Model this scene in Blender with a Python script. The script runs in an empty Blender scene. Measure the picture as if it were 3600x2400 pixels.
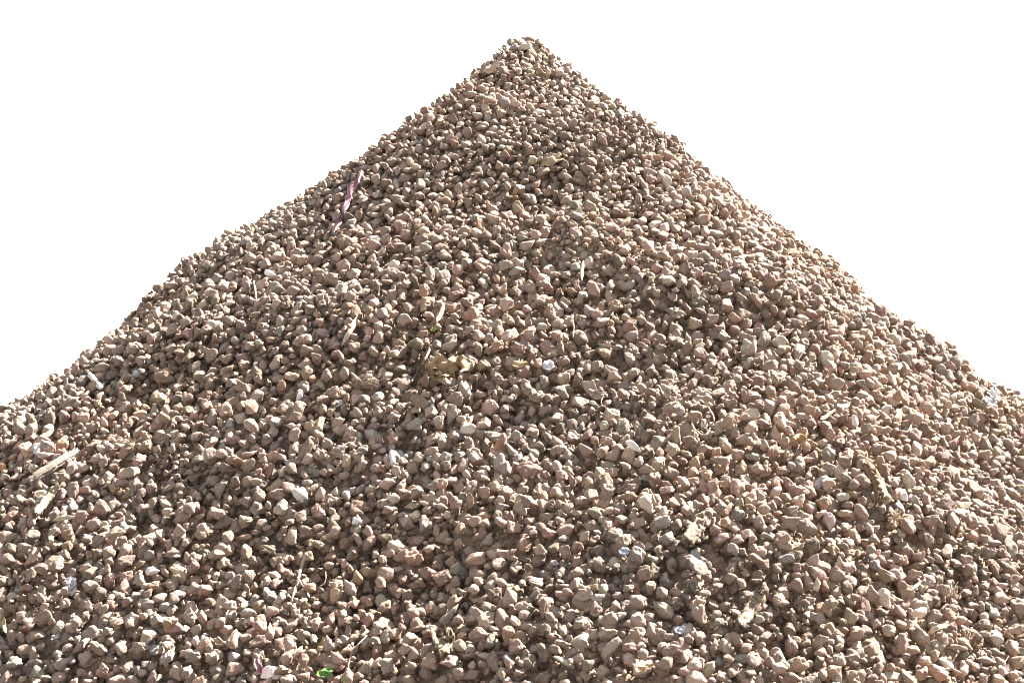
import bpy, bmesh, math
import numpy as np
from mathutils import Vector, Matrix

rng = np.random.default_rng(7)
SC = bpy.context.scene
COL = SC.collection

# ------------------------------------------------------------------ camera
LENS = 65.0
F = LENS / 36.0 * 1024.0              # focal length in pixels of a 1024 wide frame
CAM = np.array([0.0, -8.0, 1.30])
PITCH = math.atan((400.0 - 341.0) / F)
cam_d = bpy.data.cameras.new("camera")
cam_d.lens = LENS
cam_d.sensor_width = 36.0
cam_d.sensor_fit = 'HORIZONTAL'
cam_d.clip_start = 0.1
cam_d.clip_end = 500.0
cam = bpy.data.objects.new("camera", cam_d)
COL.objects.link(cam)
cam.location = CAM
cam.rotation_euler = (math.pi / 2 + PITCH, 0, 0)
SC.camera = cam

# ------------------------------------------------------------------ sky and sun
SUN_EL = math.radians(47.0)
SUN_AZ = math.radians(58.0)           # clockwise from +Y (straight behind the heap)
SKY_STRENGTH = 0.05
SUN_STRENGTH = 5.0
EXPOSURE = 3.18
sdir = Vector((math.sin(SUN_AZ) * math.cos(SUN_EL), math.cos(SUN_AZ) * math.cos(SUN_EL), math.sin(SUN_EL)))

world = bpy.data.worlds.new("World")
SC.world = world
world.use_nodes = True
wn, wl = world.node_tree.nodes, world.node_tree.links
wn.clear()
w_tc = wn.new('ShaderNodeTexCoord')
w_sep = wn.new('ShaderNodeSeparateXYZ')
w_max = wn.new('ShaderNodeMath'); w_max.operation = 'MAXIMUM'; w_max.inputs[1].default_value = 0.13
w_com = wn.new('ShaderNodeCombineXYZ')
w_nrm = wn.new('ShaderNodeVectorMath'); w_nrm.operation = 'NORMALIZE'
w_sky = wn.new('ShaderNodeTexSky')
w_sky.sky_type = 'NISHITA'
w_sky.sun_disc = False
w_sky.sun_elevation = SUN_EL
w_sky.sun_rotation = SUN_AZ
w_sky.air_density = 0.8
w_sky.dust_density = 1.2
w_sky.ozone_density = 1.0
w_hs = wn.new('ShaderNodeHueSaturation'); w_hs.inputs['Saturation'].default_value = 0.25
w_bg = wn.new('ShaderNodeBackground'); w_bg.inputs['Strength'].default_value = SKY_STRENGTH
w_out = wn.new('ShaderNodeOutputWorld')
wl.new(w_tc.outputs['Generated'], w_sep.inputs[0])
wl.new(w_sep.outputs['X'], w_com.inputs['X'])
wl.new(w_sep.outputs['Y'], w_com.inputs['Y'])
wl.new(w_sep.outputs['Z'], w_max.inputs[0])
wl.new(w_max.outputs[0], w_com.inputs['Z'])
wl.new(w_com.outputs[0], w_nrm.inputs[0])
wl.new(w_nrm.outputs[0], w_sky.inputs['Vector'])
wl.new(w_sky.outputs[0], w_hs.inputs['Color'])
wl.new(w_hs.outputs[0], w_bg.inputs['Color'])
wl.new(w_bg.outputs[0], w_out.inputs['Surface'])

sun_d = bpy.data.lights.new("sun", 'SUN')
sun_d.energy = SUN_STRENGTH
sun_d.angle = math.radians(0.53)
sun_d.color = (1.0, 0.955, 0.88)
sun = bpy.data.objects.new("sun", sun_d)
COL.objects.link(sun)
sun.location = (6, 4, 10)
sun.rotation_euler = (-sdir).to_track_quat('-Z', 'Y').to_euler()

SC.view_settings.view_transform = 'Standard'
SC.view_settings.look = 'None'
SC.view_settings.exposure = EXPOSURE
SC.view_settings.gamma = 1.0
SC.view_settings.use_curve_mapping = False
SC.cycles.filter_width = 1.0

# ------------------------------------------------------------------ the shape of the heap
ALPHA = math.radians(38.2)
CA, SA = math.cos(ALPHA), math.sin(ALPHA)
APEX = np.array([0.045, 0.0, 2.838])
BASE_R = APEX[2] / math.tan(ALPHA)

_w = np.random.default_rng(3)
WAVES = []
for lam, amp, n in ((1.3, 0.016, 7), (0.55, 0.0085, 10), (0.26, 0.0045, 12)):
    for k in range(n):
        a = _w.uniform(0, 2 * math.pi)
        l = lam * _w.uniform(0.75, 1.3)
        WAVES.append((math.cos(a) * 2 * math.pi / l, math.sin(a) * 2 * math.pi / l, _w.uniform(0, 6.28), amp * _w.uniform(0.6, 1.3) / math.sqrt(n) * 1.6))
# profile of the two flanks: (slant distance from the top, height of the heap above a plain cone)
FLANK_L = ([0, .07, .3, .5, .8, 1.12, 1.42, 1.74, 2.0, 2.3, 2.6, 3.0, 6.0], [-.0, -.035, -.085, -.10, -.095, -.035, -.052, -.024, -.034, -.036, -.02, .005, .005])
FLANK_R = ([0, .12, .32, .64, 1.0, 1.33, 1.72, 1.96, 2.26, 2.45, 2.7, 3.0, 6.0], [0, -.04, -.14, -.115, -.085, -.045, -.055, -.10, -.08, -.10, -.01, .0, .0])

def bump(s, psi, phi):
    """height of the heap's surface above a plain cone"""
    X, Y = s * np.sin(psi), -s * np.cos(psi)
    d = np.zeros_like(s)
    for kx, ky, p, a in WAVES:
        d = d + a * np.sin(kx * X + ky * Y + p)
    d = d * np.clip(s / 0.5, 0.15, 1.0)
    pd = np.degrees(phi)
    d = d + 0.074 * s * np.exp(-((pd - 31.0 + 7.0 * np.clip(s - 1.0, 0, 3)) / 16.0) ** 2)      # the ridge running down to the right
    d = d + 0.012 * s * np.exp(-((pd + 30.0) / 14.0) ** 2)
    d = d - 0.016 * np.exp(-(s / 0.2) ** 2)
    wl_ = np.exp(-((pd + 75.0) / 26.0) ** 2)
    wr_ = np.exp(-((pd - 75.0) / 26.0) ** 2)
    d = d + wl_ * np.interp(s, *FLANK_L) + wr_ * np.interp(s, *FLANK_R)
    return d

def to3d(X, Y, n):
    X, Y, n = np.asarray(X, float), np.asarray(Y, float), np.asarray(n, float)
    s = np.maximum(np.hypot(X, Y), 1e-4)
    psi = np.arctan2(X, -Y)
    phi = psi / CA
    nt = n + bump(s, psi, phi)
    r = s * CA + nt * SA
    z = -s * SA + nt * CA
    return np.stack([APEX[0] + r * np.sin(phi), APEX[1] - r * np.cos(phi), APEX[2] + z], -1)

def frame(X, Y):
    """columns: across, up the slope, outward normal"""
    psi = np.arctan2(X, -Y)
    phi = psi / CA
    es = np.stack([CA * np.sin(phi), -CA * np.cos(phi), -SA * np.ones_like(phi)], -1)
    ep = np.stack([np.cos(phi), np.sin(phi), np.zeros_like(phi)], -1)
    en = np.stack([SA * np.sin(phi), -SA * np.cos(phi), CA * np.ones_like(phi)], -1)
    sp, cp = np.sin(psi)[..., None], np.cos(psi)[..., None]
    eX = sp * es + cp * ep
    eY = -(cp * es - sp * ep)
    return np.stack([eX, eY, en], -1)

def to_slope(P):
    q = np.asarray(P, float) - APEX
    r = np.hypot(q[..., 0], q[..., 1])
    phi = np.arctan2(q[..., 0], -q[..., 1])
    s = np.maximum(r * CA - q[..., 2] * SA, 1e-4)
    n = r * SA + q[..., 2] * CA
    psi = phi * CA
    return s * np.sin(psi), -s * np.cos(psi), n - bump(s, psi, phi)

CP, SP = math.cos(PITCH), math.sin(PITCH)
V_F = np.array([0, CP, SP]); V_U = np.array([0, -SP, CP]); V_R = np.array([1.0, 0, 0])
K36 = 1024.0 / 3600.0

def project(P):
    q = P - CAM
    dz = q @ V_F
    return 512 + F * (q @ V_R) / dz, 341 - F * (q @ V_U) / dz, dz

def at(px, py, lift=0.03):
    """slope coordinates of the surface point seen at a point of the photograph (3600 wide)"""
    d = V_F + V_R * (px * K36 - 512) / F - V_U * (py * K36 - 341) / F
    ts = np.arange(3.5, 9.3, 0.02)
    P = CAM + ts[:, None] * d
    X, Y, n = to_slope(P)
    g = n - lift
    i = np.where(g < 0)[0]
    if len(i) == 0:
        i0 = int(np.argmin(g)); t = ts[i0]
    else:
        i0 = max(int(i[0]), 1)
        t = ts[i0 - 1] + 0.02 * g[i0 - 1] / (g[i0 - 1] - g[i0] + 1e-9)
    X, Y, n = to_slope(CAM + t * d)
    return float(X), float(Y), float(t)

# ------------------------------------------------------------------ helpers
def tag(o, label=None, cat=None, group=None, kind=None):
    if label: o['label'] = label
    if cat: o['category'] = cat
    if group: o['group'] = group
    if kind: o['kind'] = kind
    return o

def mesh_from_arrays(name, co, tris, col=None, smooth=True):
    me = bpy.data.meshes.new(name)
    nv, nt = len(co), len(tris)
    k = tris.shape[1]
    me.vertices.add(nv)
    me.vertices.foreach_set('co', np.ascontiguousarray(co, np.float32).ravel())
    me.loops.add(nt * k)
    me.loops.foreach_set('vertex_index', np.ascontiguousarray(tris, np.int32).ravel())
    me.polygons.add(nt)
    me.polygons.foreach_set('loop_start', np.arange(0, nt * k, k, dtype=np.int32))
    me.polygons.foreach_set('use_smooth', np.full(nt, smooth, dtype=bool))
    if col is not None:
        at_ = me.attributes.new('tint', 'FLOAT_COLOR', 'POINT')
        c4 = np.ones((nv, 4), np.float32); c4[:, :3] = col
        at_.data.foreach_set('color', c4.ravel())
    me.update(calc_edges=True)
    me.validate()
    return me

def link(name, me, mat, parent=None, loc=None):
    o = bpy.data.objects.new(name, me)
    COL.objects.link(o)
    me.materials.append(mat)
    if parent is not None: o.parent = parent
    if loc is not None: o.location = loc
    return o

def new_mat(name):
    m = bpy.data.materials.new(name); m.use_nodes = True
    nt = m.node_tree
    b = nt.nodes['Principled BSDF']
    return m, nt, b

def stone_material(name, dust=(0.275, 0.206, 0.154), dust_amt=0.45, bump_s=1.0, rough=0.92, spec=0.18, scale=1.0):
    m, nt, b = new_mat(name)
    N, L = nt.nodes, nt.links
    geo = N.new('ShaderNodeNewGeometry')
    att = N.new('ShaderNodeAttribute'); att.attribute_name = 'tint'
    n1 = N.new('ShaderNodeTexNoise'); n1.inputs['Scale'].default_value = 75 * scale; n1.inputs['Detail'].default_value = 5; n1.inputs['Roughness'].default_value = 0.65
    n2 = N.new('ShaderNodeTexNoise'); n2.inputs['Scale'].default_value = 310 * scale; n2.inputs['Detail'].default_value = 4
    n3 = N.new('ShaderNodeTexNoise'); n3.inputs['Scale'].default_value = 22 * scale; n3.inputs['Detail'].default_value = 3
    for n in (n1, n2, n3): L.new(geo.outputs['Position'], n.inputs['Vector'])
    r1 = N.new('ShaderNodeMapRange'); r1.inputs[1].default_value = 0.42; r1.inputs[2].default_value = 0.66; r1.inputs[3].default_value = 0; r1.inputs[4].default_value = dust_amt
    L.new(n1.outputs['Fac'], r1.inputs[0])
    mx = N.new('ShaderNodeMix'); mx.data_type = 'RGBA'
    L.new(r1.outputs[0], mx.inputs['Factor']); L.new(att.outputs['Color'], mx.inputs[6]); mx.inputs[7].default_value = (*dust, 1)
    r2 = N.new('ShaderNodeMapRange'); r2.inputs[1].default_value = 0.25; r2.inputs[2].default_value = 0.75; r2.inputs[3].default_value = 0.62; r2.inputs[4].default_value = 1.38
    L.new(n2.outputs['Fac'], r2.inputs[0])
    r3 = N.new('ShaderNodeMapRange'); r3.inputs[1].default_value = 0.3; r3.inputs[2].default_value = 0.7; r3.inputs[3].default_value = 0.85; r3.inputs[4].default_value = 1.15
    L.new(n3.outputs['Fac'], r3.inputs[0])
    mu = N.new('ShaderNodeMath'); mu.operation = 'MULTIPLY'; L.new(r2.outputs[0], mu.inputs[0]); L.new(r3.outputs[0], mu.inputs[1])
    vm = N.new('ShaderNodeVectorMath'); vm.operation = 'SCALE'
    L.new(mx.outputs[2], vm.inputs[0]); L.new(mu.outputs[0], vm.inputs['Scale'])
    L.new(vm.outputs[0], b.inputs['Base Color'])
    b.inputs['Roughness'].default_value = rough
    b.inputs['Specular IOR Level'].default_value = spec
    ad = N.new('ShaderNodeMath'); ad.operation = 'ADD'
    m2 = N.new('ShaderNodeMath'); m2.operation = 'MULTIPLY'; m2.inputs[1].default_value = 0.35
    L.new(n2.outputs['Fac'], m2.inputs[0]); L.new(n1.outputs['Fac'], ad.inputs[0]); L.new(m2.outputs[0], ad.inputs[1])
    bp = N.new('ShaderNodeBump'); bp.inputs['Strength'].default_value = bump_s; bp.inputs['Distance'].default_value = 0.006
    L.new(ad.outputs[0], bp.inputs['Height']); L.new(bp.outputs[0], b.inputs['Normal'])
    return m

M_STONE = stone_material('dusty_stone')
M_PALE = stone_material('pale_stone', dust=(0.42, 0.36, 0.30), dust_amt=0.25, bump_s=0.35)
M_SOIL = stone_material('fine_soil', dust=(0.26, 0.193, 0.140), dust_amt=0.6, bump_s=1.0, rough=0.97, spec=0.1, scale=1.4)
M_DEBRIS = stone_material('weathered_debris', dust=(0.34, 0.27, 0.19), dust_amt=0.35, bump_s=0.8, rough=0.85, spec=0.25, scale=1.6)
M_FILM, _nt, _b = new_mat('plastic_film')
_a = _nt.nodes.new('ShaderNodeAttribute'); _a.attribute_name = 'tint'
_n = _nt.nodes.new('ShaderNodeTexNoise'); _n.inputs['Scale'].default_value = 90; _n.inputs['Detail'].default_value = 4
_g = _nt.nodes.new('ShaderNodeNewGeometry'); _nt.links.new(_g.outputs['Position'], _n.inputs['Vector'])
_r = _nt.nodes.new('ShaderNodeMapRange'); _r.inputs[3].default_value = 0.7; _r.inputs[4].default_value = 1.3
_nt.links.new(_n.outputs['Fac'], _r.inputs[0])
_v = _nt.nodes.new('ShaderNodeVectorMath'); _v.operation = 'SCALE'
_nt.links.new(_a.outputs['Color'], _v.inputs[0]); _nt.links.new(_r.outputs[0], _v.inputs['Scale'])
_nt.links.new(_v.outputs[0], _b.inputs['Base Color'])
_b.inputs['Roughness'].default_value = 0.38
M_CLEAR, _nt, _b = new_mat('clear_film')
_a = _nt.nodes.new('ShaderNodeAttribute'); _a.attribute_name = 'tint'
_nt.links.new(_a.outputs['Color'], _b.inputs['Base Color'])
_b.inputs['Roughness'].default_value = 0.25
_b.inputs['Alpha'].default_value = 0.62
M_GROUND = stone_material('ground_soil', dust=(0.13, 0.105, 0.08), dust_amt=0.5, bump_s=0.6)

# stone prototypes: random convex blocks with softened edges
def ico(sub):
    bm = bmesh.new()
    bmesh.ops.create_icosphere(bm, subdivisions=sub, radius=1.0)
    v = np.array([x.co[:] for x in bm.verts]); t = np.array([[y.index for y in f.verts] for f in bm.faces])
    bm.free()
    v /= np.linalg.norm(v, axis=1, keepdims=True)
    return v, t
ICO = {k: ico(k) for k in (1, 2, 3, 4)}

def rand_dirs(g, n):
    v = g.normal(size=(n, 3)); return v / np.linalg.norm(v, axis=1, keepdims=True)

def vnoise(d, g, octs=((2.2, 0.055), (4.5, 0.032), (9, 0.022), (16, 0.012))):
    out = np.zeros(len(d))
    for f, a in octs:
        for k in range(4):
            w = g.normal(size=3) * f
            out += a * 0.7 * np.sin(d @ w + g.uniform(0, 6.28))
    return out

class Proto:
    def __init__(self, seed, rough=1.0):
        g = np.random.default_rng(seed)
        n = int(g.integers(9, 18))
        self.N = rand_dirs(g, n)
        self.N = np.concatenate([self.N, -self.N[:3] + g.normal(size=(3, 3)) * 0.2])
        self.N /= np.linalg.norm(self.N, axis=1, keepdims=True)
        self.D = g.uniform(0.69, 1.0, len(self.N))
        self.p = g.uniform(10, 28)
        self.seed = seed; self.rough = rough
        self.v = {}
    def get(self, sub):
        if sub not in self.v:
            d, t = ICO[sub]
            c = np.maximum(d @ self.N.T, 1e-3) / self.D
            r = (c ** self.p).sum(1) ** (-1 / self.p)
            r = r * (1 + self.rough * vnoise(d, np.random.default_rng(self.seed + 999)))
            v = d * r[:, None]
            v -= (v.max(0) + v.min(0)) / 2
            v /= (v.max(0) - v.min(0)) / 2
            self.v[sub] = v
        return self.v[sub]
PROTOS = [Proto(100 + i, 1.0 + (i % 4) * 0.35) for i in range(64)]
CLODS = [Proto(900 + i, 3.2) for i in range(14)]

TINT = {                                   # dry base colours, all more or less dusty
    'b': (0.178, 0.125, 0.098), 't': (0.232, 0.169, 0.133), 'g': (0.184, 0.153, 0.127),
    'r': (0.212, 0.136, 0.098), 'k': (0.255, 0.187, 0.150), 'p': (0.325, 0.272, 0.218),
    'w': (0.540, 0.520, 0.480), 'd': (0.112, 0.086, 0.066), 's': (0.215, 0.211, 0.206)}
KEYS = ['b', 't', 'g', 'r', 'k', 'p', 'd', 'w', 's']
PROB = np.array([0.33, 0.34, 0.14, 0.06, 0.025, 0.030, 0.050, 0.001, 0.003]); PROB /= PROB.sum()
def tint(key, g, var=0.13):
    c = np.array(TINT[key]) * math.exp(g.normal(0, var if key not in 'w' else 0.05))
    return np.clip(c * np.exp(g.normal(0, 0.035, 3)), 0.02, 0.82)

def rand_rot(g, flat=0.6):
    z = np.array([0, 0, 1.0]) + g.normal(size=3) * flat
    z /= np.linalg.norm(z)
    x = g.normal(size=3); x -= z * (x @ z); x /= np.linalg.norm(x)
    return np.stack([x, np.cross(z, x), z], 1)

# ------------------------------------------------------------------ laying the stones: a height field on the unrolled slope
G = 0.004
GX0, GX1, GY0, GY1 = -3.9, 3.9, -4.75, 0.55
NX, NY = int((GX1 - GX0) / G), int((GY1 - GY0) / G)
H = np.zeros((NY, NX))
RES = np.zeros((NY, NX), bool)            # cells where something already lies on top
st = 5
yy, xx = np.mgrid[0:NY:st, 0:NX:st]
cX, cY = GX0 + (xx + st / 2) * G, GY0 + (yy + st / 2) * G
P = to3d(cX, cY, np.zeros_like(cX))
pu, pv, pd = project(P)
phi_ = np.degrees(np.arctan2(cX, -cY) / CA)
IN = (pu > -190) & (pu < 1214) & (pv < 715) & (np.abs(phi_) < 100)
# the strip just behind the skyline is needed only near the frame
cand = np.stack([cX[IN], cY[IN]], 1)
AREA = len(cand) * (st * G) ** 2
print('slope area %.1f m2' % AREA)
H += 0.004

def footprint(ax, R):
    r = float(max(ax)) + G
    k = int(math.ceil(r / G))
    o = np.arange(-k, k + 1) * G
    x, y = o[None, :], o[:, None]
    M = R @ np.diag(1.0 / np.asarray(ax) ** 2) @ R.T
    a = M[2, 2]; b = M[0, 2] * x + M[1, 2] * y
    c = M[0, 0] * x * x + 2 * M[0, 1] * x * y + M[1, 1] * y * y - 1
    disc = b * b - a * c
    ok = disc > 0
    sq = np.sqrt(np.where(ok, disc, 0))
    zl = np.where(ok, (-b - sq) / a, 1e3)
    zu = np.where(ok, (-b + sq) / a, -1e3)
    return k, ok, zl, zu

STN = []                                   # X, Y, n, axes, R, proto, key, tint

_f = np.random.default_rng(21)
def soft_noise(X, Y, lam, n=10):
    o_ = np.zeros_like(X)
    for k in range(n):
        a = _f.uniform(0, 6.28); l = lam * _f.uniform(.7, 1.4)
        o_ += np.sin((np.cos(a) * X + np.sin(a) * Y) * 6.283 / l + _f.uniform(0, 6.28))
    return o_ / math.sqrt(n / 2)
_cs = np.hypot(cand[:, 0], cand[:, 1]); _cp = np.arctan2(cand[:, 0], -cand[:, 1])
_fine = soft_noise(_cp * 3.0, _cs * 0.35, 0.8) + 0.7 * soft_noise(cand[:, 0], cand[:, 1], 0.5) + 1.2 * np.exp(-(_cs / 0.8) ** 2)
_o = np.argsort(_cs); cand, _cs, _cp, _fine = cand[_o], _cs[_o], _cp[_o], _fine[_o]   # sorted from the top down
cand_big = cand[_fine < 1.45]             # slides of finer stones run down the slope elsewhere

def settle(ax, R, K, spots=None, sink=0.12, block=True, big=False, at_=None):
    k, ok, zl, zu = footprint(ax, R)
    best = None
    if spots is None:
        src = cand_big if big else cand
        if at_ is None: ii = rng.integers(0, len(src), K)
        else: ii = np.clip((np.abs(at_ + rng.uniform(-.03, .03, K)) * len(src)).astype(int), 0, len(src) * 2 - 1); ii = np.where(ii >= len(src), 2 * len(src) - 1 - ii, ii)
        spots = src[ii] + rng.uniform(-0.5, 0.5, (K, 2)) * st * G
    for X, Y in spots:
        i, j = int((Y - GY0) / G), int((X - GX0) / G)
        if i - k < 0 or j - k < 0 or i + k >= NY or j + k >= NX: continue
        sl = (slice(i - k, i + k + 1), slice(j - k, j + k + 1))
        if block and RES[sl][ok].any(): continue
        n0 = float((H[sl] - zl).max())
        if best is None or n0 < best[0]: best = (n0, X, Y, sl)
    if best is None: return None
    n0, X, Y, sl = best
    n0 -= sink * float(min(ax))
    H[sl] = np.maximum(H[sl], np.where(ok, n0 + zu, -1))
    return X, Y, n0, sl, ok, zu

def lay(count, dm, sg, lo, hi, K, sink=0.12):
    for q in range(count):
        D = float(np.clip(math.exp(rng.normal(math.log(dm), sg)), lo, hi))
        while True:                            # finer towards the top
            f_ = rng.random()
            g_ = 0.70 + 0.30 * min(1.0, _cs[int(f_ * len(cand))] / 2.1)
            if rng.random() < (0.70 / g_) ** 2: break
        D *= g_
        el = rng.uniform(1.0, 1.36); fl = rng.uniform(0.64, 1.0)
        if rng.random() < 0.10: el *= 1.3; fl *= 0.85
        ax = np.array([el, 1.0, fl]); ax *= D / 2 / (ax.prod() ** (1 / 3))
        R = rand_rot(rng, 0.75)
        s = settle(ax, R, K, sink=sink, big=D > 0.037, at_=f_)
        if s is None: continue
        key = KEYS[rng.choice(9, p=PROB)]
        STN.append((s[0], s[1], s[2], ax, R, int(rng.integers(64)), tint(key, rng)))

def hero_frame(X, Y, ang):
    Fm = frame(np.array(X), np.array(Y))
    a = math.radians(ang)
    u = V_R * math.cos(a) + V_U * math.sin(a)
    v = -V_R * math.sin(a) + V_U * math.cos(a)
    return Fm, np.stack([u, v, np.cross(u, v)], 1)

# first layer
lay(int(AREA * 1720), 0.0330, 0.22, 0.016, 0.050, 3)

# stones one can pick out in the photograph: x, y, width, height (3600 wide), tilt, colour
PICK = """
1214,852,50,70,60,r 976,833,46,36,20,r 1321,791,42,62,-40,g 1370,734,56,50,0,b 1635,814,56,46,15,t 1660,780,55,50,0,g 1642,657,36,60,0,t
1206,937,46,52,10,k 1502,1067,66,58,25,r 1450,1075,70,26,60,b 1168,983,56,50,0,b 1114,1017,46,42,0,t 1823,734,46,60,0,t 2114,707,44,50,-30,b
2175,738,45,52,0,t 2041,631,56,44,-35,t 2378,682,42,46,0,d 2343,640,40,66,25,p 2278,1032,46,66,-15,t 2294,1067,36,42,0,b 2030,1002,40,50,0,t
1988,1078,48,42,0,t 2585,887,46,46,0,d 2539,883,44,36,-20,b 1942,883,44,60,-15,p 1915,929,38,50,5,g 2443,1136,48,50,0,t 2769,853,46,40,-30,b
2880,876,36,26,-20,r 2949,967,38,42,0,d 2945,1017,58,38,-20,k 2803,1048,40,60,-30,b 3033,1300,96,50,5,t 3155,1391,40,52,0,r 2953,1422,48,52,0,b
2761,1487,58,58,30,g 2899,1391,56,44,0,t 3224,1468,50,50,0,t 3290,1468,48,52,20,g 3012,1556,40,76,-10,k 2914,1598,52,60,15,g 2853,1610,50,60,0,b
2807,1636,50,66,15,g 2884,1667,44,40,20,r 2918,1648,40,46,0,k 3324,1598,62,40,-15,t 3297,1640,52,44,0,b 3415,1709,58,42,10,t 3220,1728,48,76,0,t
3305,1701,38,62,5,k 2838,1713,40,56,-5,p 2757,1709,42,68,5,k 3461,1747,50,62,20,p 2987,1815,60,50,0,b 3040,1842,72,50,10,g 2914,1830,42,70,5,p
2868,1815,46,46,0,g 3113,1922,42,44,0,k 3079,1945,44,36,30,k 2857,1965,44,46,0,k 2952,1984,38,66,0,k 3416,2007,38,76,0,p 3063,2083,46,60,20,g
3109,2102,44,72,5,p 3182,2083,62,70,-20,t 3240,2118,72,54,10,g 3234,2152,60,36,20,p 2914,2049,46,56,-20,p 3240,2236,62,66,-10,t 3169,2259,42,76,5,t
3293,2271,72,54,10,g 2723,2255,46,66,0,t 2784,2271,50,86,10,t 2914,2217,54,56,30,r 1919,1819,66,50,30,t 2075,1850,50,50,0,b 2259,1877,42,90,25,t
1899,1934,62,48,-20,k 2056,1892,46,46,20,t 1903,1991,34,76,25,r 2523,1980,56,60,0,b 2340,2060,50,50,0,g 2045,2121,74,50,-30,g 2236,2110,38,56,-20,r
2095,2141,50,50,0,k 1915,2137,42,80,0,b 2148,2164,52,28,5,t 2148,2271,40,88,-40,g 1984,2324,52,84,30,p 1972,2382,56,42,10,t 1896,2370,60,50,20,k
2458,2152,50,90,25,t 1397,1930,80,66,-20,t 1455,1961,64,58,20,r 1616,2007,78,66,0,g 1673,1965,76,48,20,t 1466,1907,56,50,0,b 1374,2118,54,58,0,t
1313,2164,54,54,0,r 1118,2133,54,56,-30,b 1145,2087,66,48,-20,t 1164,2183,42,68,-20,t 1145,2317,70,60,10,t 1187,2347,52,40,-10,r 1019,2267,46,70,20,k
1367,2336,32,66,20,p 1558,1888,56,46,40,t 1654,1884,36,66,20,t 1528,2301,66,50,-20,t 1738,2324,58,70,-25,t 1589,2389,56,56,0,k 1294,2351,58,80,-25,t
1355,1892,60,44,20,t 222,2133,62,42,-15,k 306,1991,46,50,0,g 356,1999,60,40,-25,g 448,2026,50,46,30,t 528,2064,62,44,15,t 543,1888,50,60,0,b
631,1865,46,50,0,k 708,1865,56,50,30,t 846,1865,48,66,5,t 796,1919,56,48,20,g 712,2271,40,80,-40,r 490,2037,48,52,0,t 769,2110,52,50,0,b
873,2026,50,52,0,g 808,2194,44,38,30,p 364,2370,62,46,-10,b 635,2366,58,52,20,t 819,2347,60,48,25,t 597,2190,56,46,0,r 551,2179,50,54,0,g
459,2229,60,46,0,g 341,2194,50,56,20,b 191,2301,60,36,-25,g 635,1330,60,42,20,t 532,1338,38,58,20,r 551,1395,44,50,-10,t 543,1445,44,56,0,g
245,1414,66,80,40,g 279,1288,60,46,30,t 494,1518,52,42,20,t 364,1556,58,32,25,t 509,1544,58,32,25,t 566,1537,54,56,0,k 432,1667,48,50,0,k
387,1682,36,54,-25,g 360,1740,48,50,0,r 574,1655,48,42,20,b 719,1724,42,68,-30,k 830,1724,48,60,-30,t 34,1690,52,32,15,r 815,1441,36,34,0,p
777,1407,44,42,20,k 1206,1510,44,50,-15,t 1118,1499,46,80,-30,k 1076,1579,34,86,-25,b 1191,1594,40,96,-45,b 1413,1430,72,30,35,t 1260,1384,52,38,-25,t
1302,1269,48,46,20,t 1153,1407,44,60,10,t 1688,1567,66,42,25,p 1673,1602,66,58,-15,t 1539,1613,46,46,0,t 1455,1544,76,54,15,g 1470,1732,56,58,0,r
1616,1713,54,62,-20,k 1528,1705,62,40,20,t 1382,1755,52,50,0,p 969,1709,72,40,25,t 957,1659,46,56,-20,b 1390,1265,40,50,0,b 1922,1223,56,54,-20,t
1842,1311,56,56,0,b 2053,1288,46,62,-25,t 2179,1273,48,56,20,t 2198,1361,62,50,0,g 2286,1273,56,32,-5,k 2152,1464,64,60,-20,t 2232,1433,46,60,25,b
2451,1433,48,50,0,b 2374,1529,36,72,5,t 2133,1552,46,46,0,t 2443,1537,40,62,20,t 2615,1544,60,44,20,t 1968,1587,56,46,0,t 2091,1632,34,62,25,k
1911,1629,64,34,15,t 1919,1717,62,48,30,t 2007,1747,40,76,15,b 2275,1648,62,40,-10,t 2393,1694,66,48,15,t 2504,1709,44,66,-10,t 2558,1701,66,44,-15,k
2076,1518,44,62,-20,b 2558,1277,50,60,0,t 2569,1426,44,56,0,t 2133,1732,44,76,-15,g 1725,1150,50,46,-30,w 1358,893,28,48,-25,w 1388,940,50,56,0,p
950,958,42,24,0,w 535,2005,56,32,10,w 370,2308,56,30,10,w 1460,1813,46,48,0,p 2080,1678,54,38,-20,w 3063,1900,50,32,-15,w 3327,2332,62,40,-25,w
2849,2228,84,50,-10,w 957,2362,80,50,-5,w 865,1464,46,20,0,w 712,1418,40,28,-10,w 3500,1915,40,40,0,d 1842,166,60,26,5,p 1345,880,20,28,0,w
2455,1970,46,92,30,s 2275,1677,46,34,-10,s 1015,1625,36,26,20,s
"""
SHAPES = []
HEROES = []                                # dicts
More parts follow.
